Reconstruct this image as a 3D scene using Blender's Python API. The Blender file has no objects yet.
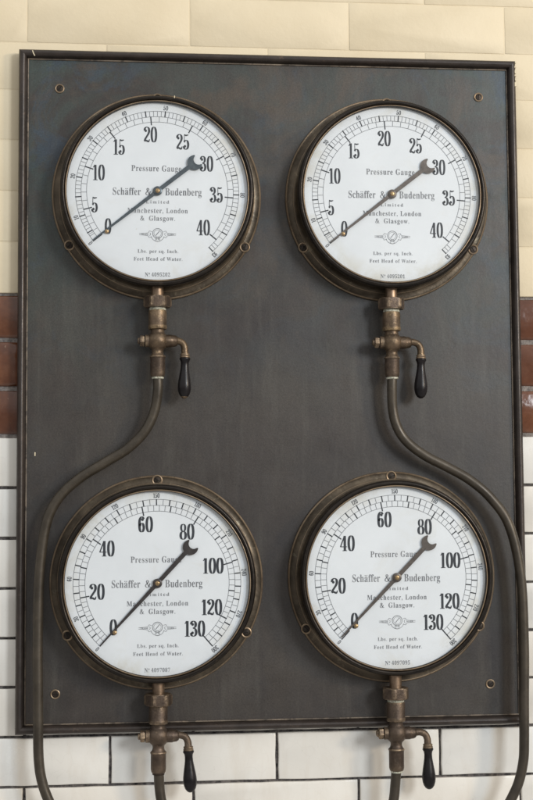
import bpy, math, random
from mathutils import Matrix, Vector
random.seed(7)
sc = bpy.context.scene
COL = sc.collection
PI = math.pi

# ------------------------------------------------------------------ materials
def new_mat(name):
    m = bpy.data.materials.new(name); m.use_nodes = True
    nt = m.node_tree
    return m, nt, nt.nodes, nt.links, nt.nodes['Principled BSDF']

def noise(N, L, scale, detail=4, rough=0.55, vec=None, dist=0.0):
    n = N.new('ShaderNodeTexNoise'); n.inputs['Scale'].default_value = scale
    n.inputs['Detail'].default_value = detail; n.inputs['Roughness'].default_value = rough
    n.inputs['Distortion'].default_value = dist
    if vec: L.new(vec, n.inputs['Vector'])
    return n.outputs['Fac']

def ramp(N, L, fac, stops):
    r = N.new('ShaderNodeValToRGB')
    e = r.color_ramp.elements
    while len(e) < len(stops): e.new(0.5)
    for k, (p, c) in enumerate(stops):
        e[k].position = p
        e[k].color = (c[0], c[1], c[2], 1) if isinstance(c, (tuple, list)) else (c, c, c, 1)
    L.new(fac, r.inputs['Fac'])
    return r.outputs['Color']

def mixc(N, L, fac, a, b, mode='MIX'):
    m = N.new('ShaderNodeMix'); m.data_type = 'RGBA'; m.blend_type = mode
    for sock, v in ((m.inputs[0], fac), (m.inputs[6], a), (m.inputs[7], b)):
        if isinstance(v, bpy.types.NodeSocket): L.new(v, sock)
        elif isinstance(v, (int, float)): sock.default_value = v
        else: sock.default_value = (v[0], v[1], v[2], 1)
    return m.outputs[2]

def coord(N, L, scale=(1, 1, 1), kind='Object'):
    t = N.new('ShaderNodeTexCoord'); mp = N.new('ShaderNodeMapping')
    mp.inputs['Scale'].default_value = scale
    L.new(t.outputs[kind], mp.inputs['Vector'])
    return mp.outputs['Vector']

def wpos(N, L, scale=(1, 1, 1)):
    t = N.new('ShaderNodeNewGeometry'); mp = N.new('ShaderNodeMapping')
    mp.inputs['Scale'].default_value = scale
    L.new(t.outputs['Position'], mp.inputs['Vector'])
    return mp.outputs['Vector']

def bump(N, L, P, h, strength, dist):
    b = N.new('ShaderNodeBump'); b.inputs['Strength'].default_value = strength
    b.inputs['Distance'].default_value = dist
    L.new(h, b.inputs['Height']); L.new(b.outputs['Normal'], P.inputs['Normal'])

def metal(name, dark, light, spot, metallic=0.85, r0=0.3, r1=0.55, scale=60, bs=0.15, spot_amt=0.25, spot_pos=0.62, patina=0.0, wear=0.0):
    m, nt, N, L, P = new_mat(name)
    v = wpos(N, L)
    c = ramp(N, L, noise(N, L, scale, 6, 0.6, v), [(0.33, dark), (0.68, light)])
    s = ramp(N, L, noise(N, L, scale * 2.3, 5, 0.7, v, 0.6), [(spot_pos, 0.0), (spot_pos + 0.1, spot_amt)])
    c = mixc(N, L, s, c, spot)
    if patina:
        pt = ramp(N, L, noise(N, L, 13, 7, 0.7, v, 0.8), [(0.40, 0.0), (0.62, patina)])
        c = mixc(N, L, pt, c, tuple(x * 0.45 for x in dark))
        pv = ramp(N, L, noise(N, L, 31, 7, 0.72, v, 1.2), [(0.60, 0.0), (0.68, patina)])
        c = mixc(N, L, pv, c, (light[0] * 1.25, light[1] * 1.42, light[2] * 1.5))
    if wear:      # rubbed bright on proud edges, darker in the creases
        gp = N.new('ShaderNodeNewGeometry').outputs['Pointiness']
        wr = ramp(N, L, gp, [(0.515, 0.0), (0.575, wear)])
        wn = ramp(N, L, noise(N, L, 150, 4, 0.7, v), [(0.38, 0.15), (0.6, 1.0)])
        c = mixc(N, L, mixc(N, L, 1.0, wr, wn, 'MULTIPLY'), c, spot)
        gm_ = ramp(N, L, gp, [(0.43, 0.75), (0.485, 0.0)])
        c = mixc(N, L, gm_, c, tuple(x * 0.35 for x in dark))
    L.new(c, P.inputs['Base Color'])
    P.inputs['Metallic'].default_value = metallic
    rr = ramp(N, L, noise(N, L, scale * 1.4, 5, 0.6, v), [(0.3, r0), (0.7, r1)])
    L.new(rr, P.inputs['Roughness'])
    bump(N, L, P, noise(N, L, scale * 5, 5, 0.6, v), bs, 0.0012)
    return m

M = {}
M['flange'] = metal('aged_brass', (0.056, 0.044, 0.031), (0.135, 0.105, 0.072), (0.30, 0.26, 0.18), 0.72, 0.30, 0.58, 30, 0.25, 0.45, 0.6, 0.6)
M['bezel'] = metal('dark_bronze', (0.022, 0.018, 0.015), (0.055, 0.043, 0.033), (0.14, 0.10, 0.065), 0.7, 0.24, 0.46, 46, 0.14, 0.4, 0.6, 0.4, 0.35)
M['worn'] = metal('worn_brass_edge', (0.16, 0.115, 0.075), (0.30, 0.225, 0.15), (0.10, 0.075, 0.055), 0.7, 0.35, 0.55, 25, 0.1, 0.6, 0.55)
M['rub'] = metal('rubbed_paint_edge', (0.060, 0.050, 0.042), (0.27, 0.215, 0.16), (0.045, 0.038, 0.032), 0.2, 0.4, 0.6, 16, 0.1, 0.85, 0.5)
M['bright'] = metal('bright_brass', (0.30, 0.20, 0.105), (0.46, 0.32, 0.17), (0.15, 0.10, 0.06), 0.9, 0.3, 0.48, 120, 0.06, 0.4)
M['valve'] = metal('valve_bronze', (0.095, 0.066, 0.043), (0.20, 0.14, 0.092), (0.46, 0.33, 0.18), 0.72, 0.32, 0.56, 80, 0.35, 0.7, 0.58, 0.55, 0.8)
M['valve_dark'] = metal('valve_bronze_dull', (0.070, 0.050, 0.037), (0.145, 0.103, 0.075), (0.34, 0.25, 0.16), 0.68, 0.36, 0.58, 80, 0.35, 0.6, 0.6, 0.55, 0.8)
M['copper'] = metal('copper_stem', (0.15, 0.105, 0.07), (0.30, 0.21, 0.145), (0.12, 0.13, 0.09), 0.85, 0.34, 0.52, 80, 0.1, 0.4)
M['pipe'] = metal('dull_painted_pipe', (0.042, 0.034, 0.024), (0.074, 0.060, 0.043), (0.125, 0.098, 0.066), 0.4, 0.34, 0.55, 34, 0.14, 0.4, 0.6, 0.35)
M['verdigris'] = metal('verdigris_seal', (0.32, 0.34, 0.27), (0.60, 0.58, 0.47), (0.16, 0.13, 0.09), 0.0, 0.6, 0.8, 220, 0.4, 0.9, 0.5)
M['steel_blue'] = metal('blued_steel', (0.055, 0.068, 0.080), (0.10, 0.12, 0.135), (0.02, 0.02, 0.02), 0.6, 0.3, 0.45, 120, 0.05, 0.3)
M['steel_brown'] = metal('browned_steel', (0.075, 0.062, 0.055), (0.13, 0.108, 0.094), (0.03, 0.025, 0.02), 0.55, 0.35, 0.5, 120, 0.05, 0.3)
M['steel_dark'] = metal('dark_steel', (0.035, 0.030, 0.030), (0.065, 0.055, 0.053), (0.02, 0.02, 0.02), 0.55, 0.33, 0.5, 120, 0.05, 0.3)
M['screw'] = metal('screw_iron', (0.018, 0.014, 0.011), (0.045, 0.034, 0.026), (0.16, 0.12, 0.08), 0.7, 0.35, 0.55, 300, 0.2, 0.4)
M['moulding'] = metal('black_bronze_paint', (0.027, 0.020, 0.016), (0.050, 0.037, 0.030), (0.12, 0.082, 0.054), 0.25, 0.30, 0.5, 40, 0.16, 0.7, 0.62, 0.35)

def m_flat(name, c, rough=0.5, metallic=0.0):
    m, nt, N, L, P = new_mat(name)
    v = wpos(N, L)
    f = noise(N, L, 90, 4, 0.6, v)
    k = ramp(N, L, f, [(0.3, tuple(x * 0.85 for x in c)), (0.7, tuple(min(1, x * 1.1) for x in c))])
    L.new(k, P.inputs['Base Color'])
    P.inputs['Roughness'].default_value = rough; P.inputs['Metallic'].default_value = metallic
    return m
M['ink'] = m_flat('dial_ink', (0.020, 0.024, 0.032), 0.55)
M['ink_label'] = m_flat('label_ink', (0.06, 0.064, 0.075), 0.55)
M['ink_thin'] = m_flat('fine_line_ink', (0.16, 0.165, 0.18), 0.55)
M['ink_text'] = m_flat('letter_ink', (0.15, 0.155, 0.175), 0.55)
e = [n for n in M['ink_text'].node_tree.nodes if n.type == 'VALTORGB'][0].color_ramp.elements
e[0].color = (0.085, 0.09, 0.105, 1); e[1].color = (0.27, 0.275, 0.29, 1)
M['slot'] = m_flat('slot_black', (0.008, 0.007, 0.006), 0.8)  # near-black base colour under the screw heads and in their slots
M['chip'] = m_flat('cream_paint_chip', (0.62, 0.54, 0.38), 0.7)

# black turned handle
m, nt, N, L, P = new_mat('ebony_handle')
v = wpos(N, L)
L.new(ramp(N, L, noise(N, L, 70, 5, 0.6, v), [(0.3, (0.005, 0.0045, 0.005)), (0.75, (0.014, 0.011, 0.012))]), P.inputs['Base Color'])
L.new(ramp(N, L, noise(N, L, 110, 5, 0.6, v), [(0.3, 0.24), (0.75, 0.42)]), P.inputs['Roughness'])
bump(N, L, P, noise(N, L, 260, 4, 0.6, v), 0.12, 0.001)
P.inputs['Specular IOR Level'].default_value = 0.28
M['ebony'] = m

# enamel dial
m, nt, N, L, P = new_mat('white_enamel_dial')
v = wpos(N, L)
c = ramp(N, L, noise(N, L, 14, 5, 0.6, v), [(0.3, (0.665, 0.69, 0.725)), (0.7, (0.73, 0.755, 0.79))])
s = ramp(N, L, noise(N, L, 170, 3, 0.5, v), [(0.74, 0.0), (0.80, 0.3)])
c = mixc(N, L, s, c, (0.50, 0.46, 0.38))
dg = ramp(N, L, noise(N, L, 16, 7, 0.7, v, 0.7), [(0.55, 0.0), (0.72, 0.28)])
c = mixc(N, L, dg, c, (0.60, 0.58, 0.53))
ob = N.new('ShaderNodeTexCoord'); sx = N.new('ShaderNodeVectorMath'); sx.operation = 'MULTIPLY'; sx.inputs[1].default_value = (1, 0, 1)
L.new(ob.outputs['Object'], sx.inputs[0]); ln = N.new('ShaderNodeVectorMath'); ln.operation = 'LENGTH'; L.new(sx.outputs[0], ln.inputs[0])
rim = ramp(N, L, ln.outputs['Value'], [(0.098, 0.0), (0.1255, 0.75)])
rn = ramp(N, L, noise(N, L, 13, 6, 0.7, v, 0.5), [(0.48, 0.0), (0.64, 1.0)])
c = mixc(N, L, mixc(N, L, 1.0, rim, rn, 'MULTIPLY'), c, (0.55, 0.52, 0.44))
L.new(c, P.inputs['Base Color']); P.inputs['Roughness'].default_value = 0.5
bump(N, L, P, noise(N, L, 25, 3, 0.5, v), 0.06, 0.002)
M['dial'] = m

# thin flat glass
m, nt, N, L, P = new_mat('gauge_glass')
N.remove(P)
tr = N.new('ShaderNodeBsdfTransparent'); tr.inputs[0].default_value = (0.975, 0.985, 0.98, 1)
gl = N.new('ShaderNodeBsdfGlossy'); gl.inputs['Roughness'].default_value = 0.02
fr = N.new('ShaderNodeFresnel'); fr.inputs['IOR'].default_value = 1.45
mx = N.new('ShaderNodeMixShader')
L.new(fr.outputs[0], mx.inputs[0]); L.new(tr.outputs[0], mx.inputs[1]); L.new(gl.outputs[0], mx.inputs[2])
L.new(mx.outputs[0], N['Material Output'].inputs['Surface'])
M['glass'] = m

# painted slate/metal board : charcoal with green and blue blooms and vertical runs
m, nt, N, L, P = new_mat('charcoal_board_paint')
v = wpos(N, L)
vs = wpos(N, L, (14, 14, 1.6))
base = ramp(N, L, noise(N, L, 6.0, 8, 0.66, v), [(0.36, (0.0265, 0.0218, 0.0198)), (0.64, (0.048, 0.0398, 0.0330))])
sep = N.new('ShaderNodeSeparateXYZ'); L.new(wpos(N, L), sep.inputs[0])
up = ramp(N, L, sep.outputs['Z'], [(0.42, 0.08), (0.86, 1.0)])
edge = N.new('ShaderNodeMath'); edge.operation = 'ABSOLUTE'
sub = N.new('ShaderNodeMath'); sub.operation = 'SUBTRACT'; L.new(sep.outputs['X'], sub.inputs[0]); sub.inputs[1].default_value = 0.3437
L.new(sub.outputs[0], edge.inputs[0])
ed = ramp(N, L, edge.outputs[0], [(0.14, 0.45), (0.32, 1.0)])
g1 = ramp(N, L, noise(N, L, 6, 8, 0.68, v, 0.5), [(0.42, 0.0), (0.56, 0.9)])
gm = mixc(N, L, 1.0, g1, up, 'MULTIPLY'); gm = mixc(N, L, 1.0, gm, ed, 'MULTIPLY')
base = mixc(N, L, gm, base, (0.040, 0.062, 0.055))
b1 = ramp(N, L, noise(N, L, 11, 8, 0.68, v, 0.9), [(0.50, 0.0), (0.60, 0.85)])
bm = mixc(N, L, 1.0, b1, up, 'MULTIPLY'); bm = mixc(N, L, 1.0, bm, ed, 'MULTIPLY')
base = mixc(N, L, bm, base, (0.033, 0.052, 0.072))
r1 = ramp(N, L, noise(N, L, 8, 7, 0.68, v, 0.7), [(0.50, 0.0), (0.60, 0.7)])
base = mixc(N, L, mixc(N, L, 1.0, r1, up, 'MULTIPLY'), base, (0.070, 0.052, 0.037))
st = ramp(N, L, noise(N, L, 3.0, 6, 0.65, vs), [(0.52, 0.0), (0.74, 0.40)])
base = mixc(N, L, st, base, (0.085, 0.080, 0.068))
st2 = ramp(N, L, noise(N, L, 5.0, 6, 0.65, vs), [(0.50, 0.0), (0.72, 0.3)])
base = mixc(N, L, st2, base, (0.024, 0.020, 0.021))
gr = ramp(N, L, noise(N, L, 420, 3, 0.7, v), [(0.30, 0.72), (0.70, 1.28)])
base = mixc(N, L, 1.0, base, gr, 'MULTIPLY')
sm = ramp(N, L, noise(N, L, 3.2, 8, 0.72, wpos(N, L, (22, 22, 3.4)), 0.5), [(0.57, 0.0), (0.68, 0.22)])
base = mixc(N, L, sm, base, (0.078, 0.074, 0.062))
sp = ramp(N, L, noise(N, L, 260, 3, 0.5, v), [(0.775, 0.0), (0.80, 0.5)])
base = mixc(N, L, sp, base, (0.22, 0.20, 0.17))
L.new(base, P.inputs['Base Color'])
L.new(ramp(N, L, noise(N, L, 22, 6, 0.65, v), [(0.3, 0.34), (0.7, 0.52)]), P.inputs['Roughness'])
bump(N, L, P, noise(N, L, 130, 6, 0.65, v), 0.14, 0.0012)
M['board'] = m

# wall materials
def tone(N, L):
    a = N.new('ShaderNodeAttribute'); a.attribute_name = 'tone'; return a.outputs['Fac']

m, nt, N, L, P = new_mat('cream_painted_brick')
v = wpos(N, L)
c = ramp(N, L, noise(N, L, 9, 5, 0.6, v), [(0.3, (0.655, 0.555, 0.38)), (0.7, (0.70, 0.605, 0.43))])
c = mixc(N, L, ramp(N, L, tone(N, L), [(0, 0.0), (1, 0.06)]), c, (0.71, 0.62, 0.45))
s = ramp(N, L, noise(N, L, 55, 5, 0.7, v), [(0.70, 0.0), (0.76, 0.35)])
c = mixc(N, L, s, c, (0.45, 0.36, 0.22))
L.new(c, P.inputs['Base Color']); P.inputs['Roughness'].default_value = 0.55
h = mixc(N, L, 0.35, noise(N, L, 22, 3, 0.5, v), noise(N, L, 120, 5, 0.6, v))
bump(N, L, P, h, 0.26, 0.004)
M['cream'] = m

m, nt, N, L, P = new_mat('brown_glazed_brick')
v = wpos(N, L)
c = ramp(N, L, noise(N, L, 45, 6, 0.65, v), [(0.28, (0.080, 0.030, 0.015)), (0.55, (0.145, 0.056, 0.027)), (0.8, (0.21, 0.092, 0.048))])
c = mixc(N, L, ramp(N, L, tone(N, L), [(0, 0.0), (1, 0.55)]), c, (0.085, 0.032, 0.019))
s = ramp(N, L, noise(N, L, 130, 6, 0.7, v, 0.5), [(0.66, 0.0), (0.72, 0.65)])
c = mixc(N, L, s, c, (0.42, 0.30, 0.20))
L.new(c, P.inputs['Base Color'])
L.new(ramp(N, L, noise(N, L, 60, 5, 0.6, v), [(0.3, 0.08), (0.7, 0.25)]), P.inputs['Roughness'])
bump(N, L, P, noise(N, L, 30, 3, 0.5, v), 0.35, 0.004)
M['brown'] = m

m, nt, N, L, P = new_mat('white_glazed_brick')
v = wpos(N, L)
c = ramp(N, L, noise(N, L, 10, 5, 0.6, v), [(0.3, (0.68, 0.665, 0.62)), (0.7, (0.75, 0.74, 0.70))])
c = mixc(N, L, ramp(N, L, tone(N, L), [(0, 0.0), (1, 0.55)]), c, (0.74, 0.685, 0.595))
vo = N.new('ShaderNodeTexVoronoi'); vo.feature = 'DISTANCE_TO_EDGE'; vo.inputs['Scale'].default_value = 40
dv = N.new('ShaderNodeVectorMath'); dv.operation = 'ADD'
nn = N.new('ShaderNodeTexNoise'); nn.inputs['Scale'].default_value = 18; L.new(v, nn.inputs['Vector'])
sc2 = N.new('ShaderNodeVectorMath'); sc2.operation = 'SCALE'; sc2.inputs['Scale'].default_value = 0.06
L.new(nn.outputs['Color'], sc2.inputs[0]); L.new(v, dv.inputs[0]); L.new(sc2.outputs[0], dv.inputs[1]); L.new(dv.outputs[0], vo.inputs['Vector'])
cr = ramp(N, L, vo.outputs['Distance'], [(0.0, 0.10), (0.014, 0.0)])
c = mixc(N, L, cr, c, (0.33, 0.30, 0.26))
s = ramp(N, L, noise(N, L, 95, 6, 0.7, v), [(0.66, 0.0), (0.72, 0.45)])
c = mixc(N, L, s, c, (0.40, 0.36, 0.31))
ss = ramp(N, L, noise(N, L, 6, 7, 0.7, wpos(N, L, (3, 3, 0.8)), 0.6), [(0.52, 0.0), (0.70, 0.28)])
c = mixc(N, L, ss, c, (0.56, 0.49, 0.40))
L.new(c, P.inputs['Base Color'])
L.new(ramp(N, L, noise(N, L, 30, 4, 0.6, v), [(0.3, 0.12), (0.7, 0.28)]), P.inputs['Roughness'])
bump(N, L, P, noise(N, L, 16, 4, 0.55, v), 0.14, 0.005)
M['white'] = m

def mortar_mat(name, a, b):
    m, nt, N, L, P = new_mat(name)
    v = wpos(N, L)
    L.new(ramp(N, L, noise(N, L, 130, 6, 0.7, v), [(0.35, a), (0.68, b)]), P.inputs['Base Color'])
    P.inputs['Roughness'].default_value = 0.9
    bump(N, L, P, noise(N, L, 240, 5, 0.7, v), 0.7, 0.003)
    return m
M['mortar'] = mortar_mat('black_ash_mortar', (0.016, 0.015, 0.018), (0.19, 0.17, 0.16))
M['mortar_grey'] = mortar_mat('grey_mortar', (0.10, 0.09, 0.085), (0.34, 0.30, 0.27))

# ------------------------------------------------------------------ mesh helpers
class MB:
    def __init__(s): s.v = []; s.f = []; s.mi = []; s.tone = []
    def add(s, vs, fs, mi=0, tone=0.0):
        b = len(s.v); s.v += [tuple(x) for x in vs]
        for f in fs:
            s.f.append([b + k for k in f]); s.mi.append(mi); s.tone.append(tone)
    def build(s, name, mats, parent=None, sharp=38, smooth=True, use_tone=False, loc=None):
        me = bpy.data.meshes.new(name)
        me.from_pydata(s.v, [], s.f)
        mats = mats if isinstance(mats, (list, tuple)) else [mats]
        for mm in mats: me.materials.append(mm)
        me.polygons.foreach_set('material_index', s.mi)
        if use_tone:
            a = me.attributes.new('tone', 'FLOAT', 'FACE'); a.data.foreach_set('value', s.tone)
        me.validate(); me.update()
        if smooth:
            me.shade_smooth(); me.set_sharp_from_angle(angle=math.radians(sharp))
        o = bpy.data.objects.new(name, me); COL.objects.link(o)
        if parent: o.parent = parent
        if loc: o.location = loc
        return o

def frame_y(h0=0.0):      # lathe axis pointing at the viewer (-y)
    return lambda r, h, t: (r * math.cos(t), -h, r * math.sin(t))
def frame_z():
    return lambda r, h, t: (r * math.cos(t), r * math.sin(t), h)
def frame_x():
    return lambda r, h, t: (h, r * math.cos(t), r * math.sin(t))

def lathe(mb, prof, fr, n=96, off=(0, 0, 0), mis=None, ph=0.0, mat=None):
    """prof: list of (radius, height); faces of step k take material mis[k]."""
    vs = []; fs = []; ms = []
    rings = []
    for (r, h) in prof:
        if r < 1e-7:
            rings.append([len(vs)]); vs.append(fr(0, h, 0))
        else:
            rings.append(list(range(len(vs), len(vs) + n)))
            vs += [fr(r, h, ph + 2 * PI * k / n) for k in range(n)]
    for k in range(len(prof) - 1):
        a, b = rings[k], rings[k + 1]
        mi = mis[k] if mis else 0
        for j in range(n):
            j2 = (j + 1) % n
            if len(a) == 1 and len(b) == 1: continue
            if len(a) == 1: f = [a[0], b[j], b[j2]]
            elif len(b) == 1: f = [a[j], b[0], a[j2]]
            else: f = [a[j], b[j], b[j2], a[j2]]
            fs.append(f); ms.append(mi)
    if mat is not None: vs = [tuple(mat @ Vector(p)) for p in vs]
    b = len(mb.v)
    mb.v += [(p[0] + off[0], p[1] + off[1], p[2] + off[2]) for p in vs]
    for f, mi in zip(fs, ms):
        mb.f.append([b + q for q in f]); mb.mi.append(mi); mb.tone.append(0)

def catmull(pts, sub=10, closed=False):
    P = [Vector(p) for p in pts]; n = len(P); out = []
    seg = n if closed else n - 1
    for i in range(seg):
        if closed: p0, p1, p2, p3 = P[(i - 1) % n], P[i], P[(i + 1) % n], P[(i + 2) % n]
        else:
            p1, p2 = P[i], P[i + 1]
            p0 = P[i - 1] if i > 0 else p1 * 2 - p2
            p3 = P[i + 2] if i + 2 < n else p2 * 2 - p1
        for k in range(sub):
            t = k / sub
            out.append(0.5 * ((2 * p1) + (p2 - p0) * t + (2 * p0 - 5 * p1 + 4 * p2 - p3) * t * t + (3 * p1 - p0 - 3 * p2 + p3) * t ** 3))
    if not closed: out.append(P[-1].copy())
    return out

def tube(mb, path, r, n=20, mi=0, cap=True):
    rf = r if callable(r) else (lambda t: r)
    up = Vector((0, 1, 0)); vs = []; fs = []
    m = len(path)
    for i, p in enumerate(path):
        t = (path[min(i + 1, m - 1)] - path[max(i - 1, 0)]).normalized()
        a = up - t * up.dot(t); a.normalize(); b = t.cross(a)
        rr = rf(i / (m - 1))
        for k in range(n):
            th = 2 * PI * k / n
            vs.append(p + a * (rr * math.cos(th)) + b * (rr * math.sin(th)))
    for i in range(m - 1):
        for k in range(n):
            k2 = (k + 1) % n
            fs.append([i * n + k, i * n + k2, (i + 1) * n + k2, (i + 1) * n + k])
    if cap:
        fs.append(list(range(n))[::-1]); fs.append([(m - 1) * n + k for k in range(n)])
    mb.add(vs, fs, mi)

def box(mb, x0, x1, y0, y1, z0, z1, mi=0, tone=0):
    vs = [(x, y, z) for x in (x0, x1) for y in (y0, y1) for z in (z0, z1)]
    mb.add(vs, [(0, 1, 3, 2), (4, 6, 7, 5), (0, 4, 5, 1), (2, 3, 7, 6), (0, 2, 6, 4), (1, 5, 7, 3)], mi, tone)

def thing(name, label, cat, loc, group=None):
    o = bpy.data.objects.new(name, None); COL.objects.link(o)
    o.empty_display_size = 0.02
    o.location = loc; o['label'] = label; o['category'] = cat
    if group: o['group'] = group
    return o

# ------------------------------------------------------------------ the brick wall (front of the bricks at y = WY)
WY = 0.012
KW = 0.9911      # the courses were measured for a wall 18 mm further back
def wz(z): return 0.2945 + (z - 0.2945) * KW
def wx(x): return 0.1378 + (x - 0.1378) * KW
wall = thing('brick_wall', 'brick wall behind the board: cream paint, brown glazed band, white glazed bricks below', 'wall', (0, 0, 0))

def brick(mb, x0, x1, z0, z1, b, dy, tone, jag=0.0, lean=0.0006):
    """a bull-nosed brick: rings from the back edge to the front face."""
    rings = [(0, 0.014), (0, b), (0.30 * b, 0.30 * b), (b, 0.0)]
    nx, nz = 10, 4
    per = []
    for i in range(nx): per.append((i / nx, 0))
    for i in range(nz): per.append((1, i / nz))
    for i in range(nx): per.append((1 - i / nx, 1))
    for i in range(nz): per.append((0, 1 - i / nz))
    n = len(per); vs = []; fs = []
    jit = [(random.uniform(-jag, jag), random.uniform(-jag, jag)) for _ in per]
    tilt = random.uniform(-lean, lean); tilt2 = random.uniform(-lean, lean)
    for (ins, dep) in rings:
        for (u, w), (jx, jz) in zip(per, jit):
            x = x0 + ins + u * (x1 - x0 - 2 * ins) + jx
            z = z0 + ins + w * (z1 - z0 - 2 * ins) + jz
            vs.append((x, WY + dy + dep + tilt * (u - 0.5) + tilt2 * (w - 0.5), z))
    for r in range(len(rings) - 1):
        for k in range(n):
            k2 = (k + 1) % n
            fs.append([r * n + k, r * n + k2, (r + 1) * n + k2, (r + 1) * n + k])
    fs.append([(len(rings) - 1) * n + k for k in range(n)])
    mb.add(vs, fs, 0, tone)

XL, XR = -1.05, 1.75
def course(mb, z0, z1, phase_, joint, b, dyr, jag, pitch=0.2335 * KW, bed=None):
    bed = joint if bed is None else bed
    phase = wx(phase_); z0 = wz(z0); z1 = wz(z1)
    k0 = math.floor((XL - phase) / pitch)
    x = phase + k0 * pitch
    while x < XR:
        brick(mb, x + joint / 2, x + pitch - joint / 2, z0 + bed / 2, z1 - bed / 2, b,
              random.uniform(-dyr, dyr), random.random(), jag, 0.0006 if dyr > 0.0004 else 0.0)
        x += pitch
joints_white = [-0.022, 0.046, 0.1135, 0.1825, 0.252, 0.3225]
zw = [-0.022 - 0.0685 * k for k in range(9, 0, -1)] + joints_white + [0.3945]
mw = MB()
for k in range(len(zw) - 1):
    course(mw, zw[k], zw[k + 1], 0.1142 if (k - 8) % 2 == 0 else -0.0035, 0.0038, 0.0016, 0.0006, 0.0005)
mw.build('white_glazed_brickwork', M['white'], wall, 50, use_tone=True)
zb = [0.3945, 0.4625, 0.531, 0.5975]
mbn = MB()
for k in range(3):
    course(mbn, zb[k], zb[k + 1], 0.11 if k % 2 == 0 else -0.006, 0.0060, 0.0042, 0.0010, 0.0005)
mbn.build('brown_glazed_course', M['brown'], wall, 50, use_tone=True)
zc = [0.5975, 0.671, 0.7445, 0.818, 0.891, 0.9605, 1.0325] + [1.0325 + 0.0715 * k for k in range(1, 10)]
mc = MB()
for k in range(len(zc) - 1):
    course(mc, zc[k], zc[k + 1], 0.108 if (k - 4) % 2 == 0 else -0.005, 0.0010, 0.0012, 0.00016, 0.00025)
mc.build('painted_brickwork', M['cream'], wall, 60, use_tone=True)
q = MB(); box(q, XL - 0.02, XR + 0.02, WY + 0.0045, WY + 0.05, wz(zw[0]) - 0.01, wz(0.3915)); q.build('mortar', M['mortar'], wall, smooth=False)
q = MB(); box(q, XL - 0.02, XR + 0.02, WY + 0.0032, WY + 0.05, wz(0.3918), wz(0.5985)); q.build('mortar', M['mortar_grey'], wall, smooth=False)
q = MB(); box(q, XL - 0.02, XR + 0.02, WY + 0.0006, WY + 0.05, wz(0.5988), wz(zc[-1]) + 0.01)
o = q.build('painted_mortar', M['cream'], wall, smooth=False)

# ------------------------------------------------------------------ the gauge board
W_, H_ = 0.6875, 0.9257
board = thing('gauge_board', 'tall charcoal painted mounting board with a dark frame behind the four gauges', 'board', (0, 0, 0))
q = MB(); box(q, -0.0105, W_ + 0.0105, 0.0, WY - 0.0006, -0.0105, H_ + 0.0105)
q.build('back_panel', M['board'], board, smooth=False)
# moulding: profile (u outwards from the inner edge, h towards the viewer)
prof = [(0.0, -0.0), (0.0, 0.0010), (0.0004, 0.0017), (0.0012, 0.0020), (0.0019, 0.0017), (0.0023, 0.0012)]
prof_m = [0, 1, 1, 1, 0]
cu, ru, hh = 0.0082, 0.0058, 0.0085
for k in range(13):
    a = PI * (1 - k / 12)
    prof.append((cu + ru * math.cos(a), 0.0016 + hh * math.sin(a))); prof_m.append(0)
prof += [(cu + ru + 0.0002, -0.004), (cu + ru - 0.0008, -0.0085), (cu + ru - 0.004, -0.0085)]
prof_m += [0, 0, 0]
def corner(c, u):
    sx = -1 if c in (0, 3) else 1; sz = -1 if c in (0, 1) else 1
    return ((0 if sx < 0 else W_) + sx * u, (0 if sz < 0 else H_) + sz * u)
for c in range(4):
    d = (c + 1) % 4
    q = MB(); n = 40
    vs = []; fs = []; L_ = len(prof)
    for i in range(n + 1):
        t = i / n
        for (u, h) in prof:
            a, b = corner(c, u), corner(d, u)
            wob = 0.00025 * math.sin(17 * t + c * 2.1) * (1 if 0 < i < n else 0)
            vs.append((a[0] + (b[0] - a[0]) * t, -h - (wob if h > 0.004 else 0), a[1] + (b[1] - a[1]) * t))
    mis = []
    for i in range(n):
        for k in range(L_ - 1):
            fs.append([i * L_ + k, (i + 1) * L_ + k, (i + 1) * L_ + k + 1, i * L_ + k + 1]); mis.append(prof_m[k])
    q.v = vs; q.f = fs; q.mi = mis; q.tone = [0] * len(fs)
    q.build('moulding', [M['moulding'], M['rub']], board, 50)

def screw(name, parent, x, z, y, R, ring_mat, ang, recess=False):
    """slotted head made of two half discs over a dark base, sitting in a raised cup ring"""
    q = MB()
    lathe(q, [(R * 1.62, 0), (R * 1.58, R * 0.20), (R * 1.36, R * 0.30), (R * 1.12, R * 0.22), (R * 1.05, R * 0.02)], frame_y(), 32)
    lathe(q, [(R * 1.06, R * 0.03), (0, R * 0.03)], frame_y(), 32, mis=[1])
    g = R * 0.14
    for s in (1, -1):
        th0 = math.asin(g / R)
        pts = [(R * math.cos(t), R * math.sin(t)) for t in [th0 + (PI - 2 * th0) * k / 16 for k in range(17)]]
        pts = [(a, s * b) for a, b in pts]
        ca, sa = math.cos(ang), math.sin(ang)
        pts = [(a * ca - b * sa, a * sa + b * ca) for a, b in pts]
        hs = [R * 0.10, R * (0.12 if recess else 0.26), R * (0.16 if recess else 0.36)]
        vs = [(a, -hs[0], b) for a, b in pts] + [(a, -hs[1], b) for a, b in pts] + [(a * 0.86, -hs[2], b * 0.86 + 0 * s) for a, b in pts]
        n = len(pts); fs = []
        for r in range(2):
            for k in range(n):
                k2 = (k + 1) % n
                fs.append([r * n + k, r * n + k2, (r + 1) * n + k2, (r + 1) * n + k])
        fs.append([2 * n + k for k in range(n)])
        q.add(vs, fs, 2)
    return q.build(name, [ring_mat, M['slot'], M['screw']], parent, 35, loc=(x, y, z))
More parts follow.
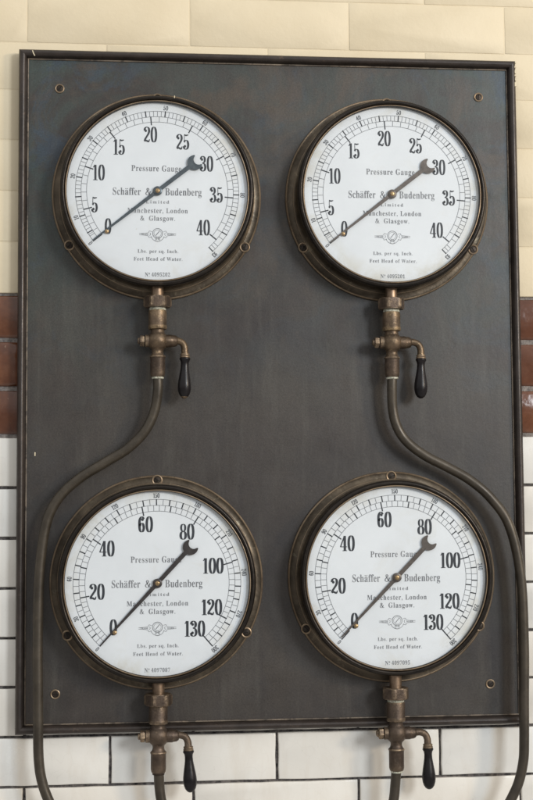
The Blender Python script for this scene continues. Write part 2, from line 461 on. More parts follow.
for k, (x, z) in enumerate([(0.0428, 0.8852), (0.6465, 0.8858), (0.0399, 0.0395), (0.648, 0.0417)]):
    screw('screw', board, x, z, -0.0002, 0.0042, M['worn'], [0.9, 1.5, 0.05, 0.7][k], recess=(k != 2))

def flake(pts, y, th=0.0005):
    q = MB(); n = len(pts)
    vs = [(x, y, z) for x, z in pts] + [(x, y - th, z) for x, z in pts]
    fs = [[n + k for k in range(n)]] + [[k, (k + 1) % n, n + (k + 1) % n, n + k] for k in range(n)]
    q.add(vs, fs); return q
# cream paint splashes left by the wall painter
q = MB()
def splash(cx_, cz_, y, pts):
    flake([(cx_ + a, cz_ + b) for a, b in pts], y).build('paint_splash', M['chip'], board, smooth=False)
splash(0.0068, 0.9322, -0.0103, [(-0.0022, 0.0040), (-0.0009, 0.0042), (0.0006, 0.0002), (0.0024, -0.0034), (0.0012, -0.0038), (-0.0006, -0.0004)])
splash(0.0109, 0.3686, -0.0001, [(-0.0007, -0.0026), (0.0007, -0.0028), (0.0009, 0.0022), (-0.0006, 0.0026)])
zz = 0.9375
while zz > 0.900:      # chipped strip down the outer edge of the right moulding, by the top corner
    hgt = random.uniform(0.002, 0.0065); wd = random.uniform(0.0012, 0.0034)
    x0 = 0.7012 - wd
    f = flake([(x0, zz - hgt), (0.70145, zz - hgt + 0.0003), (0.70145, zz), (x0 + random.uniform(-0.0004, 0.0006), zz - 0.0004)], -0.0012, 0.0073)
    f.build('paint_splash', M['chip'], board, smooth=False); zz -= hgt + random.uniform(0.0002, 0.004)

# ------------------------------------------------------------------ lettering
def pen(path, hair, stem, wfun=None, closed=False):
    """expand a centre line into a band whose width grows as it runs upright"""
    n = len(path); out = []
    Lp, Rp = [], []
    for i, p in enumerate(path):
        a = path[(i - 1) % n] if closed else path[max(i - 1, 0)]
        b = path[(i + 1) % n] if closed else path[min(i + 1, n - 1)]
        t = (b - a); 
        if t.length < 1e-9: t = Vector((0, 1, 0))
        t.normalize()
        w = wfun(i / (n - 1)) if wfun else hair + (stem - hair) * abs(t.y) ** 1.6
        nn = Vector((-t.y, t.x, 0)) * (w / 2)
        Lp.append(p + nn); Rp.append(p - nn)
    vs = Lp + Rp; fs = []
    for i in range(n if closed else n - 1):
        j = (i + 1) % n
        fs.append([i, n + i, n + j, j])
    return [(v.x, v.y) for v in vs], fs
def disc(x, y, r, n=18):
    return [(x + r * math.cos(2 * PI * k / n), y + r * math.sin(2 * PI * k / n)) for k in range(n)], [list(range(n))]
def rect(x0, y0, x1, y1):
    return [(x0, y0), (x1, y0), (x1, y1), (x0, y1)], [[0, 1, 2, 3]]
def V2(pts): return [Vector((x, y, 0)) for x, y in pts]
def ell(cx_, cy_, rx, ry, n=48, e=2.25):
    o = []
    for k in range(n):
        t = 2 * PI * k / n; c, s = math.cos(t), math.sin(t)
        o.append(Vector((cx_ + rx * abs(c) ** (2 / e) * (1 if c > 0 else -1), cy_ + ry * abs(s) ** (2 / e) * (1 if s > 0 else -1), 0)))
    return o
def digit(ch, H=0.036, S=0.15):
    g = []
    cr = lambda pts: catmull(V2([(p[0], p[1]) for p in pts]), 8)
    ball = 0.35 * S + 0.03
    if ch == '0': g.append(pen(ell(.235, .5, .165, .482), H, S, closed=True)); w = .47
    elif ch == '1':
        g += [rect(.2 - S / 2, .02, .2 + S / 2, .99), rect(.04, 0, .36, H), pen(V2([(.03, .83), (.09, .87), (.14, .99)]), H, H * 1.6)]; w = .38
    elif ch == '2':
        g.append(pen(cr([(.045, .74), (.075, .90), (.20, .98), (.335, .91), (.375, .74), (.33, .57), (.21, .38), (.10, .22), (.045, .06)]), H, S))
        g.append(disc(.045 + ball, .735, ball))
        g.append(pen(cr([(.045, .03), (.11, .10), (.20, .09), (.29, .05), (.36, .06), (.405, .20)]), H, S, lambda t: H + (S * 0.75 - H) * math.sin(PI * min(1, max(0, t))) ** 0.8)); w = .46
    elif ch == '3':
        g.append(pen(cr([(.05, .77), (.08, .91), (.19, .98), (.31, .91), (.345, .76), (.30, .61), (.16, .53)]), H, S))
        g.append(pen(cr([(.16, .53), (.31, .475), (.375, .28), (.325, .09), (.19, .02), (.07, .09), (.04, .24)]), H, S))
        g += [disc(.05 + ball, .77, ball), disc(.045 + ball, .235, ball)]; w = .46
    elif ch == '4':
        g.append(pen(V2([(.30, .97), (.03, .27)]), H * 1.4, H * 1.9)); g.append(rect(.015, .25, .47, .25 + H * 1.2))
        g.append(rect(.325 - S / 2, .02, .325 + S / 2, .985)); g.append(rect(.17, 0, .47, H)); w = .49
    elif ch == '5':
        g.append(pen(cr([(.075, .985), (.2, .925), (.39, .96)]), H, S, lambda t: H + (S * .6 - H) * math.sin(PI * t)))
        g.append(rect(.065, .46, .065 + H, .98))
        g.append(pen(cr([(.075, .49), (.13, .575), (.21, .605), (.32, .54), (.372, .32), (.32, .10), (.19, .02), (.07, .09), (.04, .22)]), H, S))
        g.append(disc(.045 + ball, .215, ball)); w = .46
    elif ch in '69':
        a = pen(cr([(.38, .83), (.29, .965), (.19, .95), (.105, .78), (.085, .5), (.105, .2), (.16, .06), (.24, .02), (.325, .08), (.375, .29), (.325, .51), (.245, .565), (.165, .52), (.11, .40)]), H, S)
        b = disc(.375 - ball, .80, ball)
        g += [a, b]; w = .47
        if ch == '9': g = [([(.46 - x, 1 - y) for x, y in vs], fs) for vs, fs in g]
    elif ch == '8':
        g.append(pen(ell(.235, .755, .135, .222), H, S * .82, closed=True)); g.append(pen(ell(.235, .265, .163, .245), H, S, closed=True)); w = .47
    elif ch == '7':
        g.append(rect(.05, .90, .42, .985)); g.append(rect(.04, .76, .04 + H, .985))
        g.append(pen(V2([(.40, .93), (.27, .6), (.20, .3), (.19, .01)]), H, S, lambda t: H * 1.5 + (S - H) * t)); w = .45
    return g, w
def number(q, s, cx_, cz_, h, S=0.15, H=0.036, rot=0.0, gap=0.03, xs=1.0, mi=0, y=0.0):
    gl = []; x = 0
    for ch in s:
        g, w = digit(ch, H, S); gl.append((g, x)); x += w + gap
    tw = x - gap
    ca, sa = math.cos(rot), math.sin(rot)
    for g, x0 in gl:
        for vs, fs in g:
            P = []
            for (a, b) in vs:
                px, pz = (a + x0 - tw / 2) * h * xs, (b - 0.5) * h
                P.append((cx_ + px * ca - pz * sa, y - 0.00001 * (len(q.f) % 7), cz_ + px * sa + pz * ca))
            q.add(P, fs, mi)
def bold(s):      # serif bold glyphs of the built-in font
    o = ''
    for ch in s:
        if 'A' <= ch <= 'Z': o += chr(0x1D400 + ord(ch) - 65)
        elif 'a' <= ch <= 'z': o += chr(0x1D41A + ord(ch) - 97)
        elif '0' <= ch <= '9': o += chr(0x1D7CE + ord(ch) - 48)
        else: o += ch
    return o
_tc = {}
def glyphs(s, space=1.0):
    key = (s, space)
    if key in _tc: return _tc[key]
    c = bpy.data.curves.new('lettering', 'FONT'); c.body = bold(s); c.space_character = space; c.resolution_u = 5
    o = bpy.data.objects.new('lettering', c); COL.objects.link(o)
    bpy.context.view_layer.update()
    dg = bpy.context.evaluated_depsgraph_get()
    me = bpy.data.meshes.new_from_object(o.evaluated_get(dg))
    vs = [(v.co.x, v.co.y) for v in me.vertices]; fs = [list(p.vertices) for p in me.polygons]
    COL.objects.unlink(o); bpy.data.objects.remove(o); bpy.data.meshes.remove(me)
    _tc[key] = (vs, fs)
    return _tc[key]
CAP = max(y for x, y in glyphs('H')[0])
def word(q, s, x0, x1, zc_, cap, space=1.12, y=0.0):
    vs, fs = glyphs(s, space)
    a = min(v[0] for v in vs); b = max(v[0] for v in vs)
    kx = (x1 - x0) / (b - a); kz = cap / CAP
    q.add([(x0 + (vx - a) * kx, y, zc_ - cap / 2 + vz * kz) for vx, vz in vs], fs)
    return a, kx, kz
def amp(q, x0, x1, zc_, cap, y=0.0):
    p = catmull(V2([(.86, .50), (.70, .50), (.80, .48), (.66, .16), (.40, .00), (.14, .10), (.10, .28), (.24, .46), (.50, .66), (.56, .84), (.42, .98), (.27, .88), (.30, .68), (.50, .36), (.72, .08), (.92, .02), (.97, .10)]), 6)
    vs, fs = pen(p, .06, .17)
    q.add([(x0 + vx * (x1 - x0), y, zc_ - cap / 2 + vz * cap) for vx, vz in vs], fs)

# ------------------------------------------------------------------ gauges
mm = 0.001
DIAL_H = 0.0378
def interp(tab, x):
    for (a, b), (c, d) in zip(tab, tab[1:]):
        if x <= c: return b + (d - b) * (x - a) / (c - a)
    return tab[-1][1]
T40 = [(0, -128.7), (2.16, -121.8), (4.33, -109.0), (5, -104.8), (10, -71.5), (15, -38.6), (20, -5.1), (25, 27.6), (30, 61), (35, 94.3), (40, 129.5), (42, 143)]
T130 = [(0, -137.2), (20, -100.1), (40, -55.2), (60, -11.4), (80, 32), (100, 75), (120, 117.6), (130, 139)]
def pol(r, deg): a = math.radians(deg); return (r * math.sin(a), r * math.cos(a))
def arc(q, r, w, a0, a1, y, mi):
    n = max(8, int(abs(a1 - a0) / 2)); vs = []; fs = []
    for k in range(n + 1):
        a = a0 + (a1 - a0) * k / n
        for rr in (r - w / 2, r + w / 2):
            x, z = pol(rr, a); vs.append((x, y, z))
    for k in range(n): fs.append([2 * k, 2 * k + 1, 2 * k + 3, 2 * k + 2])
    q.add(vs, fs, mi)
def tick(q, r0, r1, w, a, y, mi):
    d = pol(1, a); t = (d[1], -d[0])
    q.add([(d[0] * r + t[0] * s * w / 2, y, d[1] * r + t[1] * s * w / 2) for r, s in ((r0, -1), (r0, 1), (r1, 1), (r1, -1))], [[0, 1, 2, 3]], mi)

def make_gauge(loc, kind, serial, pmat, label, ph):
    g = thing('pressure_gauge', label, 'gauge', loc, 'pressure gauges on the board')
    # flange with a beaded outer edge and a hollow curve up to the case
    q = MB()
    P = [(0.1475, 0.0), (0.1475, 0.0032), (0.1470, 0.0046), (0.1461, 0.0052), (0.1450, 0.0050), (0.1440, 0.0047),
         (0.1385, 0.0052), (0.1366, 0.0060), (0.1361, 0.0066), (0.1352, 0.0069), (0.1336, 0.0082), (0.1318, 0.0112), (0.1308, 0.0160),
         (0.1306, 0.0250), (0.1304, 0.0345)]
    mi = [0, 1, 1, 1, 0, 0, 0, 1, 0, 0, 0, 0, 0, 0]
    lathe(q, P, frame_y(), 144, mis=mi)
    q.build('flange', [M['flange'], M['worn']], g, 40)
    q = MB()
    P = [(0.1300, 0.0330), (0.1322, 0.0338), (0.1335, 0.0352), (0.1342, 0.0378), (0.1342, 0.0412), (0.1336, 0.0440), (0.1322, 0.0460),
         (0.1304, 0.0468), (0.1290, 0.0464), (0.1283, 0.0455), (0.1281, 0.0430)]
    lathe(q, P, frame_y(), 144)
    q.build('bezel', [M['bezel']], g, 50)
    q = MB()
    P = [(0.1282, 0.0428), (0.1274, 0.0440), (0.1264, 0.0447), (0.1256, 0.0445), (0.1250, 0.0436), (0.1250, DIAL_H - 0.001)]
    lathe(q, P, frame_y(), 144, mis=[0, 1, 1, 0, 0])
    q.build('retaining_ring', [M['bezel'], M['worn']], g, 50)
    # dial
    q = MB(); lathe(q, [(0.1262, DIAL_H), (0.08, DIAL_H), (0, DIAL_H)], frame_y(), 96)
    dial = q.build('dial', M['dial'], g)
    yi = -DIAL_H - 0.00022
    s = MB(); nums = MB()
    if kind == 40:
        r1, r2, r3 = 0.0978, 0.1054, 0.1131; tab = T40; a0, a1 = -128.7, 129.5
        arc(s, r1, 0.0006, a0, a1, yi, 1)
        for r in (r2, r3): arc(s, r, 0.0006, a0, 137.6, yi, 1)
        for a in (126.4, 132.4, 135.0): tick(s, r2, r3, 0.0006, a, yi - 0.00001, 1)
        for p in [0] + list(range(2, 41)):
            a = interp(tab, p)
            if p % 5 == 0: tick(s, 0.0935 if p else r1, r2 + 0.0004, 0.0016, a, yi - 0.00002, 0)
            else: tick(s, r1, r2, 0.00065, a, yi - 0.00001, 1)
        for ft in [0] + list(range(3, 91)):
            a = interp(tab, ft / 2.31)
            if ft % 5 == 0: tick(s, r2 - 0.0004, r3 + 0.0008, 0.00155, a, yi - 0.00002, 0)
            else: tick(s, r2, r3, 0.00065, a, yi - 0.00001, 1)
        tick(s, r2 - 0.0004, r3 + 0.0008, 0.0014, 137.6, yi - 0.00002, 0)
        for ft in list(range(0, 90, 10)) + [93]:
            a = interp(tab, ft / 2.31) if ft != 93 else 138.2
            x, z = pol(0.1183, a); number(nums, str(ft), x, z, 0.0062, 0.15, 0.065, -math.radians(a), 0.06, 1.05, 1, yi)
        big = [('0', -68.3, -50.0), ('5', -86.5, -20.0), ('10', -81.2, 25.2), ('15', -53.2, 61.6), ('20', -9.6, 80), ('25', 35.5, 70.4), ('30', 68.4, 39.9), ('35', 82, -3.9), ('40', 63.2, -50.3)]
        hb = 0.0218
    else:
        r1, r2, r3 = 0.0978, 0.1058, 0.1138; tab = T130; a0, a1 = -137.2, 139
        for r in (r1, r2, r3): arc(s, r, 0.0006, a0, a1, yi, 1)
        for p in range(0, 131, 2):
            a = interp(tab, p)
            if p % 20 == 0 or p == 130: tick(s, 0.0932 if p else r1, r2 + 0.0004, 0.0016, a, yi - 0.00002, 0)
            elif p % 10 == 0: tick(s, r1 - 0.0004, r2 + 0.0004, 0.00155, a, yi - 0.00002, 0)
            else: tick(s, r1, r2, 0.00065, a, yi - 0.00001, 1)
        for ft in range(0, 301, 5):
            a = interp(tab, ft * 130 / 300)
            if ft % 10 == 0: tick(s, r2 - 0.0003, r3 + 0.0004, 0.00155, a, yi - 0.00002, 0)
            else: tick(s, r2, r3, 0.00065, a, yi - 0.00001, 1)
        for ft in range(0, 301, 30):
            a = interp(tab, ft * 130 / 300)
            x, z = pol(0.1190, a); number(nums, str(ft), x, z, 0.0062, 0.15, 0.065, -math.radians(a), 0.05, 0.98, 1, yi)
        big = [('0', -59.5, -58.6), ('20', -81.3, -10.5), ('40', -68.3, 47.6), ('60', -16.1, 80), ('80', 40.4, 69.5), ('100', 75.9, 22.8), ('120', 73.8, -33.3), ('130', 50.5, -62)]
        hb = 0.0212
    for t, x, z in big:
        nb = MB(); number(nb, t, x * mm, z * mm, hb, 0.155 if kind == 40 else 0.165, 0.042, 0, 0.03, 0.86 if kind == 40 else 0.97, 0, yi)
        nb.build('numeral', M['ink'], dial, smooth=False)
    s.add(nums.v, nums.f, 2)
    s.build('scale_ring', [M['ink'], M['ink_thin'], M['ink_label']], dial, smooth=False)
    # maker's inscription
    q = MB()
    word(q, 'Pressure Gauge', -0.0362, 0.0330, 0.0322, 0.0082, 1.12, yi)
    q.build('inscription', M['ink_text'], dial, smooth=False); q = MB()
    x0, x1 = -0.0618, -0.0232
    a, kx, kz = word(q, 'Schaffer', x0, x1, -0.0006, 0.0100, 1.05, yi)
    w1 = max(v[0] for v in glyphs('Sch', 1.05)[0]); w2 = max(v[0] for v in glyphs('Scha', 1.05)[0])
    ac = x0 + ((w1 + w2) / 2 + 0.02 - a) * kx
    for dx in (-0.00115, 0.00115):
        vs, fs = disc(ac + dx, -0.0006 + 0.0036, 0.00068, 12); q.add([(u, yi, w) for u, w in vs], fs)
    amp(q, -0.0168, -0.0086, -0.0006, 0.0098, yi)
    word(q, 'Budenberg', 0.0106, 0.0612, -0.0006, 0.0100, 1.05, yi)
    q.build('inscription', M['ink_text'], dial, smooth=False); q = MB()
    word(q, 'Limited', -0.0160, 0.0160, -0.0151, 0.0044, 1.4, yi)
    q.build('inscription', M['ink_text'], dial, smooth=False); q = MB()
    word(q, 'Manchester, London', -0.0415, 0.0418, -0.0272, 0.0068, 1.15, yi)
    q.build('inscription', M['ink_text'], dial, smooth=False); q = MB()
    amp(q, -0.0240, -0.0182, -0.0380, 0.0066, yi)
    word(q, 'Glasgow.', -0.0118, 0.0242, -0.0380, 0.0068, 1.15, yi)
    q.build('inscription', M['ink_text'], dial, smooth=False); q = MB()
    word(q, 'Lbs. per sq. Inch.', -0.0275, 0.0286, -0.0842, 0.0047, 1.15, yi)
    q.build('inscription', M['ink_text'], dial, smooth=False); q = MB()
    word(q, 'Feet Head of Water.', -0.0330, 0.0342, -0.0950, 0.0049, 1.15, yi)
    q.build('inscription', M['ink_text'], dial, smooth=False); q = MB()
    word(q, 'N', -0.0175, -0.0132, -0.1168, 0.0056, 1, yi)
    word(q, 'o', -0.0125, -0.0107, -0.1150, 0.0036, 1, yi)
    vs, fs = disc(-0.0116, -0.1190, 0.00045, 8); q.add([(u, yi, w) for u, w in vs], fs)
    word(q, serial, -0.0085, 0.0170, -0.1168, 0.0052, 1.1, yi)
    q.build('inscription', M['ink_text'], dial, smooth=False)
    # trade mark: a little dial between two ribbons
    q = MB(); zc_ = -0.0600
    def ring(x, z, r, w, b0=0, b1=360):
        t = MB(); arc(t, r, w, b0, b1, yi, 0); q.add([(p[0] + x, p[1], p[2] + z) for p in t.v], t.f)
    ring(0, zc_ + 0.0008, 0.0068, 0.0008); ring(0, zc_ + 0.0008, 0.0050, 0.0004)
    vs, fs = pen(V2([(-0.0026, zc_ - 0.0022), (0.0028, zc_ + 0.0042)]), 0.0009, 0.0009); q.add([(u, yi, w) for u, w in vs], fs)
    ring(0, zc_ - 0.0012, 0.0092, 0.0006, 105, 255)
    ring(0, zc_ - 0.0075, 0.0032, 0.0004, 0, 360)
    word(q, 'S B', -0.0022, 0.0022, zc_ - 0.0074, 0.0018, 1, yi)
    for sgn in (-1, 1):
        for pts in ([(0.0078, zc_ + 0.0030), (0.0115, zc_ + 0.0040), (0.0135, zc_ + 0.0014), (0.0255, zc_ + 0.0004)],
                    [(0.0082, zc_ - 0.0040), (0.0118, zc_ - 0.0052), (0.0137, zc_ - 0.0026), (0.0255, zc_ - 0.0014)],
                    [(0.0105, zc_ + 0.0016), (0.0098, zc_ - 0.0005), (0.0110, zc_ - 0.0026)]):
            vs, fs = pen(catmull(V2([(sgn * a, b) for a, b in pts]), 5), 0.0005, 0.0006); q.add([(u, yi, w) for u, w in vs], fs)
    word(q, 'TRADE', -0.0232, -0.0125, zc_ - 0.0006, 0.0019, 1, yi - 0.00002); word(q, 'MARK', 0.0128, 0.0228, zc_ - 0.0006, 0.0019, 1, yi - 0.00002)
    q.build('trade_mark', M['ink_text'], dial, smooth=False)
    # pointer: spear tail to the zero, spanner shaped counterweight
    pa = -128.2 if kind == 40 else (-137.0 if ph == 2 else -135.9)
    d = Vector((math.sin(math.radians(pa)), math.cos(math.radians(pa)))); t = Vector((d.y, -d.x))
    hy0, hy1 = DIAL_H + 0.0018, DIAL_H + 0.0030
    out = []
    for (l, w) in ((0.1125, 0.0008), (0.06, 0.0018), (0.0, 0.0027), (-0.0575, 0.0030)): out.append((l, w))
    poly = [(l, w) for l, w in out]
    head = []
    R, rb, cxh, cb = 0.0106, 0.0070, -0.0660, -0.0726
    a_s = math.asin(0.0030 / R); n = 22
    # outer circle from the shaft round to the jaw, jaw opening, back
    jaw = math.radians(128)
    for k in range(n + 1):
        th = a_s + (jaw - a_s) * k / n
        head.append((cxh + R * math.cos(th), R * math.sin(th)))
    ex, ey = head[-1]
    a_in = math.atan2(ey * 0.80, (ex - cb) + 0.0012)
    m_ = 16
    inner = []
    for k in range(m_ + 1):
        th = a_in * (1 - 2 * k / m_)
        inner.append((cb + rb * math.cos(th), rb * math.sin(th)))
    pts = poly + head + inner + [(a, -b) for a, b in head[::-1]] + [(l, -w) for l, w in poly[::-1]]
    P2 = [d * a + t * b for a, b in pts]
    q = MB()
    import mathutils
    tri = mathutils.geometry.tessellate_polygon([[Vector((p.x, p.y, 0)) for p in P2]])
    n2 = len(P2)
    q.add([(p.x, -hy1, p.y) for p in P2] + [(p.x, -hy0, p.y) for p in P2],
          [list(f) for f in tri] + [[n2 + k for k in f][::-1] for f in tri] + [[k, (k + 1) % n2, n2 + (k + 1) % n2, n2 + k] for k in range(n2)])
    lathe(q, [(0.0064, hy0 - 0.0002), (0.0064, hy1 + 0.0004), (0.0057, hy1 + 0.0009), (0.003, hy1 + 0.0010), (0, hy1 + 0.0010)], frame_y(), 32)
    ptr = q.build('pointer', pmat, g, 40)
    q = MB(); lathe(q, [(0.0034, hy1 + 0.0009), (0.0032, hy1 + 0.0016), (0.0024, hy1 + 0.0021), (0.0010, hy1 + 0.0022), (0.0009, hy1 + 0.0019), (0, hy1 + 0.0019)], frame_y(), 24)
    q.build('hub_cap', M['bright'], ptr, 50)
    px, pz = ((-0.0702, -0.0575) if kind == 40 else (-0.0577, -0.0655))
    q = MB(); lathe(q, [(0.0024, DIAL_H - 0.0002), (0.0024, DIAL_H + 0.0018), (0.0030, DIAL_H + 0.0020), (0.0030, DIAL_H + 0.0026), (0.0021, DIAL_H + 0.0034), (0, DIAL_H + 0.0037)], frame_y(), 20, off=(px, 0, pz))
    q.build('stop_pin', M['bright'], g, 40)
    # glass
    q = MB(); lathe(q, [(0.1259, 0.04455), (0.06, 0.04455), (0, 0.04455)], frame_y(), 96)
    q.build('glass', M['glass'], g)
    for (x, z, an) in ((0.0005, 0.1405, 0.4 + ph), (-0.1222, -0.0712, 0.8 + ph * 0.5), (0.1235, -0.0712, 1.1 + ph)):
        screw('flange_screw', g, x, z, -0.0050, 0.0047, M['worn'], an, recess=True)
    return g

GX = [(0.1799, 0.7316), (0.5096, 0.7320), (0.1789, 0.1908), (0.5088, 0.1947)]
g0 = make_gauge((GX[0][0], 0, GX[0][1]), 40, '4095202', M['steel_blue'], 'round gauge numbered 0 to 40 with blue-black pointer, pipe below bending left', 0)
flake([(0.0228, 0.1300), (0.0240, 0.1298), (0.0242, 0.1330), (0.0230, 0.1333)], -0.0450, 0.0022).build('paint_splash', M['chip'], g0, smooth=False)
make_gauge((GX[1][0], 0, GX[1][1]), 40, '4095201', M['steel_brown'], 'round gauge numbered 0 to 40 with brown pointer, pipe below bending right', 1)
make_gauge((GX[2][0], 0, GX[2][1]), 130, '4097087', M['steel_dark'], 'round gauge numbered 0 to 130 beside the long pipe that bends left', 2)
make_gauge((GX[3][0], 0, GX[3][1]), 130, '4097095', M['steel_brown'], 'round gauge numbered 0 to 130 beside the long pipe crossing the right frame', 3)

# ------------------------------------------------------------------ stop valves
VY = -0.026
def make_valve(x, z, top, nut, ferr_end, hx, hz, label, tilt=0.0, seal=True, tip=False, k=0):
    """everything relative to the ball of the body; top = where the stem enters the gauge case"""
    t = thing('stop_valve', label, 'valve', (x, VY, z), 'stop valves below the gauges')
    fz = frame_z()
    q = MB(); lathe(q, [(0.0084, nut), (0.0084, top)], fz, 32); q.build('stem', M['copper'], t)
    # hexagon nut with chamfered corners
    q = MB(); n = 48; R = 0.0195; vs = []
    ph = math.radians(0 + 4 * k)
    def hexr(a): 
        a = (a - ph) % (PI / 3) - PI / 6
        return R * math.cos(PI / 6) / math.cos(a)
    hs = [(-0.0078, 0.86), (-0.0068, 0.90), (-0.0056, 1.0), (0.0056, 1.0), (0.0068, 0.90), (0.0078, 0.84)]
    for h, lim in hs:
        for j in range(n):
            a = 2 * PI * j / n
            r = hexr(a)
            if lim < 1: r = min(r, R * lim * 1.03)
            vs.append((r * math.cos(a), r * math.sin(a), nut + h))
    fs = []
    for r in range(len(hs) - 1):
        for j in range(n):
            j2 = (j + 1) % n; fs.append([r * n + j, r * n + j2, (r + 1) * n + j2, (r + 1) * n + j])
    fs.append([j for j in range(n)][::-1]); fs.append([(len(hs) - 1) * n + j for j in range(n)])
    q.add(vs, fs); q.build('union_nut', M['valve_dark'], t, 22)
    st = nut - 0.0078
    if seal:
        q = MB(); lathe(q, [(0.0112, st - 0.0046), (0.0117, st - 0.003), (0.0114, st - 0.001), (0.0108, st + 0.0006)], fz, 40)
        q.build('seal', M['verdigris'], t)
    q = MB()
    s1 = st - (0.0042 if seal else 0.0006); s0 = 0.0170
    lathe(q, [(0.0095, s1 + 0.001), (0.0121, s1), (0.0126, s1 - 0.002), (0.0126, s0 + 0.0052), (0.0129, s0 + 0.0046), (0.0130, s0 + 0.001), (0.0124, s0 - 0.0006), (0.0100, s0 - 0.0014)], fz, 40)
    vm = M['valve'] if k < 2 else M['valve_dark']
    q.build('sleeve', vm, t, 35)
    # body: neck, ball, lower neck
    q = MB(); P = [(0.0100, 0.0175)]
    P += [(0.0092, 0.0150), (0.0096, 0.0122)]
    for j in range(14):
        a = math.radians(48 - j * 102 / 13); P.append((0.0146 * math.cos(a), 0.0146 * math.sin(a)))
    P += [(0.0080, -0.0136), (0.0079, -0.0160), (0.0086, -0.0185), (0.0102, -0.0208)]
    lathe(q, P, fz, 48)
    fx = frame_x()
    lathe(q, [(0.0088, 0.010), (0.0090, 0.0188), (0.0083, 0.0200), (0.0081, 0.0222), (0.0077, 0.0248), (0.0066, 0.0268), (0.0056, 0.0276)], fx, 32)
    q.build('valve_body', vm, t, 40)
    # gland on the left with a small square ended spindle
    q = MB(); lathe(q, [(0.0086, -0.011), (0.0086, -0.0168), (0.0078, -0.0176), (0.0064, -0.0180), (0.0064, -0.0192)], fx, 32)
    lathe(q, [(0.0077, -0.0186), (0.0080, -0.0196), (0.0080, -0.0236), (0.0072, -0.0246), (0.0, -0.0246)], fx, 6, ph=0.3 + k)
    lathe(q, [(0.0045, -0.0240), (0.0045, -0.0268), (0.0032, -0.0278), (0.0, -0.0280)], fx, 20)
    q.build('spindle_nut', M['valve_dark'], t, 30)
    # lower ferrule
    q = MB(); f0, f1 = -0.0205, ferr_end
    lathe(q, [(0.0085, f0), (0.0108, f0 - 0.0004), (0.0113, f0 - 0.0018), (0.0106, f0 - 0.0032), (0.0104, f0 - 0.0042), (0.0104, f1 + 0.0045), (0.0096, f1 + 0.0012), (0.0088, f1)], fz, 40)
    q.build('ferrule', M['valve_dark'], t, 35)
    q = MB(); lathe(q, [(0.0070, f1 - 0.0030), (0.0082, f1 - 0.0024), (0.0084, f1 - 0.0002), (0.0076, f1 + 0.0006)], fz, 32)
    q.build('pipe_seal', M['verdigris'] if seal else M['valve_dark'], t)
    # bent lever arm
    path = catmull([(0.0240, 0, 0.0002), (hx - 0.0110, 0, 0.0006), (hx - 0.0040, 0, -0.0022), (hx - 0.0006, 0, -0.0086), (hx, 0, hz + 0.0012)], 8)
    q = MB(); tube(q, path, lambda u: 0.0051 - 0.0004 * math.sin(PI * u), 20)
    q.build('lever_arm', vm, t, 40)
    mt = Matrix.Translation((hx, 0, hz)) @ Matrix.Rotation(tilt, 4, 'Y')
    q = MB(); lathe(q, [(0.0050, 0.0020), (0.0064, 0.0016), (0.0067, 0.0004), (0.0062, -0.0012), (0.0070, -0.0020), (0.0070, -0.0034), (0.0060, -0.0042)], fz, 32, mat=mt)
    q.build('collar', M['worn'], t, 35)
    q = MB()
    HP = [(0.0060, -0.0036), (0.0074, -0.0044), (0.0076, -0.0058), (0.0068, -0.0072), (0.0058, -0.0092), (0.0054, -0.0125), (0.0057, -0.0180), (0.0068, -0.0250),
          (0.0082, -0.0330), (0.0092, -0.0400), (0.0094, -0.0450), (0.0088, -0.0500), (0.0074, -0.0545), (0.0052, -0.0578)]
    if tip:
        lathe(q, HP, fz, 32, mat=mt)
        h = q.build('handle', M['ebony'], t, 50)
        q = MB(); lathe(q, [(0.0051, -0.0576), (0.0040, -0.0592), (0.0020, -0.0606), (0, -0.0610)], fz, 24, mat=mt); q.build('end_cap', M['worn'], h)
    else:
        lathe(q, HP + [(0.0026, -0.0596), (0, -0.0602)], fz, 32, mat=mt)
        h = q.build('handle', M['ebony'], t, 50)
    return t
make_valve(0.1800, 0.5237, 0.086, 0.0545, -0.0500, 0.0378, -0.0195, 'brass stop valve under the 0 to 40 gauge with blue-black pointer', 0.02, True, True, 0)
make_valve(0.5089, 0.5229, 0.086, 0.0548, -0.0490, 0.0415, -0.0190, 'brass stop valve under the 0 to 40 gauge with brown pointer', 0.02, True, False, 1)
make_valve(0.1802, -0.0159, 0.084, 0.0490, -0.0490, 0.0405, -0.0165, 'brass stop valve at the board edge under the left 0 to 130 gauge', -0.05, False, False, 2)
make_valve(0.5075, -0.0193, 0.088, 0.0545, -0.0510, 0.0440, -0.0175, 'brass stop valve at the board edge under the right 0 to 130 gauge', -0.02, True, False, 3)

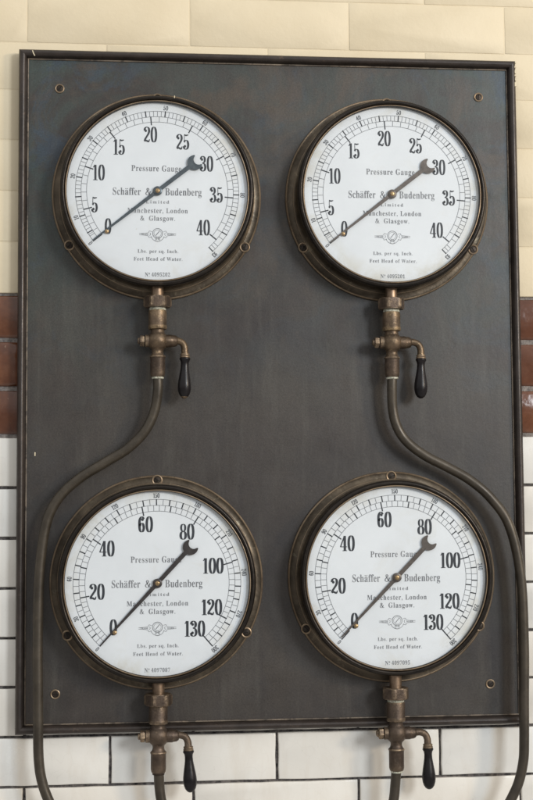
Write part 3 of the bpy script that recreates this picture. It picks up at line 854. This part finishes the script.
# ------------------------------------------------------------------ pipes
PY = -0.024
def pipe(pts, label, off=0.0):
    q = MB()
    P3 = [(a * mm, PY - (0.002 if i < 2 else 0) - off * min(1, max(0, (i - 6) / 4)), b * mm) for i, (a, b) in enumerate(pts)]
    tube(q, catmull(P3, 10), 0.0069, 24)
    o = q.build('copper_pipe', M['pipe'], None, 60)
    o['label'] = label; o['category'] = 'pipe'; o['group'] = 'pipes from the gauges'
pipe([(180.0, 474), (180.2, 456), (175.5, 426.6), (162.4, 399.0), (139.0, 375), (107.6, 355.6), (73.6, 334.6), (44.5, 307), (27.8, 270.6), (19.4, 205), (17.4, 115.7), (18.0, 48.8), (18.4, 8.8), (19.6, -44.4), (25.3, -77.6), (37.4, -108), (62, -160), (80, -260)],
     'long brown pipe bending left from the upper valve and running down the left frame')
pipe([(509.0, 476), (508.2, 456), (509.4, 428.5), (515.1, 404.5), (529.1, 383), (554.4, 363.5), (585.6, 347.4), (618.3, 328.5), (648, 302), (672.3, 264), (686.5, 195.2), (689.4, 104.7), (687.8, 21.8), (686.8, -33.2), (685.0, -60.6), (678.2, -88.5), (667.0, -112), (640, -160), (615, -260)],
     'long brown pipe bending right from the upper valve and running down over the right frame', 0.006)
pipe([(180.4, -60), (180.8, -70), (181.6, -84.3), (184.0, -101.7), (190, -125), (205, -170), (215, -260)], 'short brown pipe dropping from the valve under the left 0 to 130 gauge')
pipe([(507.0, -65), (506.6, -74), (505.5, -90.1), (503.0, -110.4), (497, -133), (485, -175), (478, -260)], 'short brown pipe dropping from the valve under the right 0 to 130 gauge')

# ------------------------------------------------------------------ light
w = bpy.data.worlds.new('World'); sc.world = w; w.use_nodes = True
N, L = w.node_tree.nodes, w.node_tree.links
bg = N['Background']
tc = N.new('ShaderNodeTexCoord'); sp = N.new('ShaderNodeSeparateXYZ'); L.new(tc.outputs['Generated'], sp.inputs[0])
zc01 = N.new('ShaderNodeMapRange'); zc01.inputs['From Min'].default_value = -1; zc01.inputs['From Max'].default_value = 1
L.new(sp.outputs['Z'], zc01.inputs['Value'])
col = ramp(N, L, zc01.outputs[0], [(0.0, (0.62, 0.60, 0.57)), (0.30, (0.50, 0.48, 0.46)), (0.40, (0.22, 0.21, 0.21)), (0.47, (0.32, 0.32, 0.32)), (0.66, (0.85, 0.85, 0.85)), (1.0, (1.15, 1.15, 1.15))])  # invented surroundings: dark band below the horizon, shaped for the board's reflections
L.new(col, bg.inputs['Color']); bg.inputs['Strength'].default_value = 0.84

def area(name, loc, target, sx, sy, power, color):
    l = bpy.data.lights.new(name, 'AREA'); l.shape = 'RECTANGLE'; l.size = sx; l.size_y = sy; l.energy = power; l.color = color
    o = bpy.data.objects.new(name, l); COL.objects.link(o); o.location = loc
    dv = Vector(target) - Vector(loc); o.rotation_euler = dv.to_track_quat('-Z', 'Y').to_euler()
    return o
area('window_light', (3.43, -4.65, 1.95), (0.35, 0, 0.45), 1.1, 1.6, 150, (0.90, 0.95, 1.0))
area('hall_lamp', (4.4, -3.5, 1.55), (0.35, 0, 0.45), 0.66, 0.66, 80, (1.0, 0.80, 0.56))

# ------------------------------------------------------------------ camera
F, YAW, PITCH, ROLL = 1412.6, -0.0986114, 0.0749098, 0.0072069
c, s = math.cos(YAW), math.sin(YAW); Rz = Matrix(((c, -s, 0), (s, c, 0), (0, 0, 1)))
c, s = math.cos(PITCH), math.sin(PITCH); Rx = Matrix(((1, 0, 0), (0, c, -s), (0, s, c)))
c, s = math.cos(ROLL), math.sin(ROLL); Ry = Matrix(((c, 0, s), (0, 1, 0), (-s, 0, c)))
R = Rz @ Rx @ Ry
cam = bpy.data.cameras.new('camera'); cam.sensor_fit = 'VERTICAL'; cam.sensor_height = 24; cam.lens = 24 * F / 800
cam.clip_start = 0.05; cam.clip_end = 100
co = bpy.data.objects.new('camera', cam); COL.objects.link(co)
m4 = Matrix((R.col[0], R.col[2], -R.col[1])).transposed().to_4x4()
co.matrix_world = Matrix.Translation((0.137833, -1.978198, 0.294481)) @ m4
sc.camera = co
sc.view_settings.view_transform = 'Standard'; sc.view_settings.look = 'None'
sc.view_settings.exposure = 0.16; sc.view_settings.gamma = 1
sc.render.film_transparent = False
sc.cycles.use_denoising = True
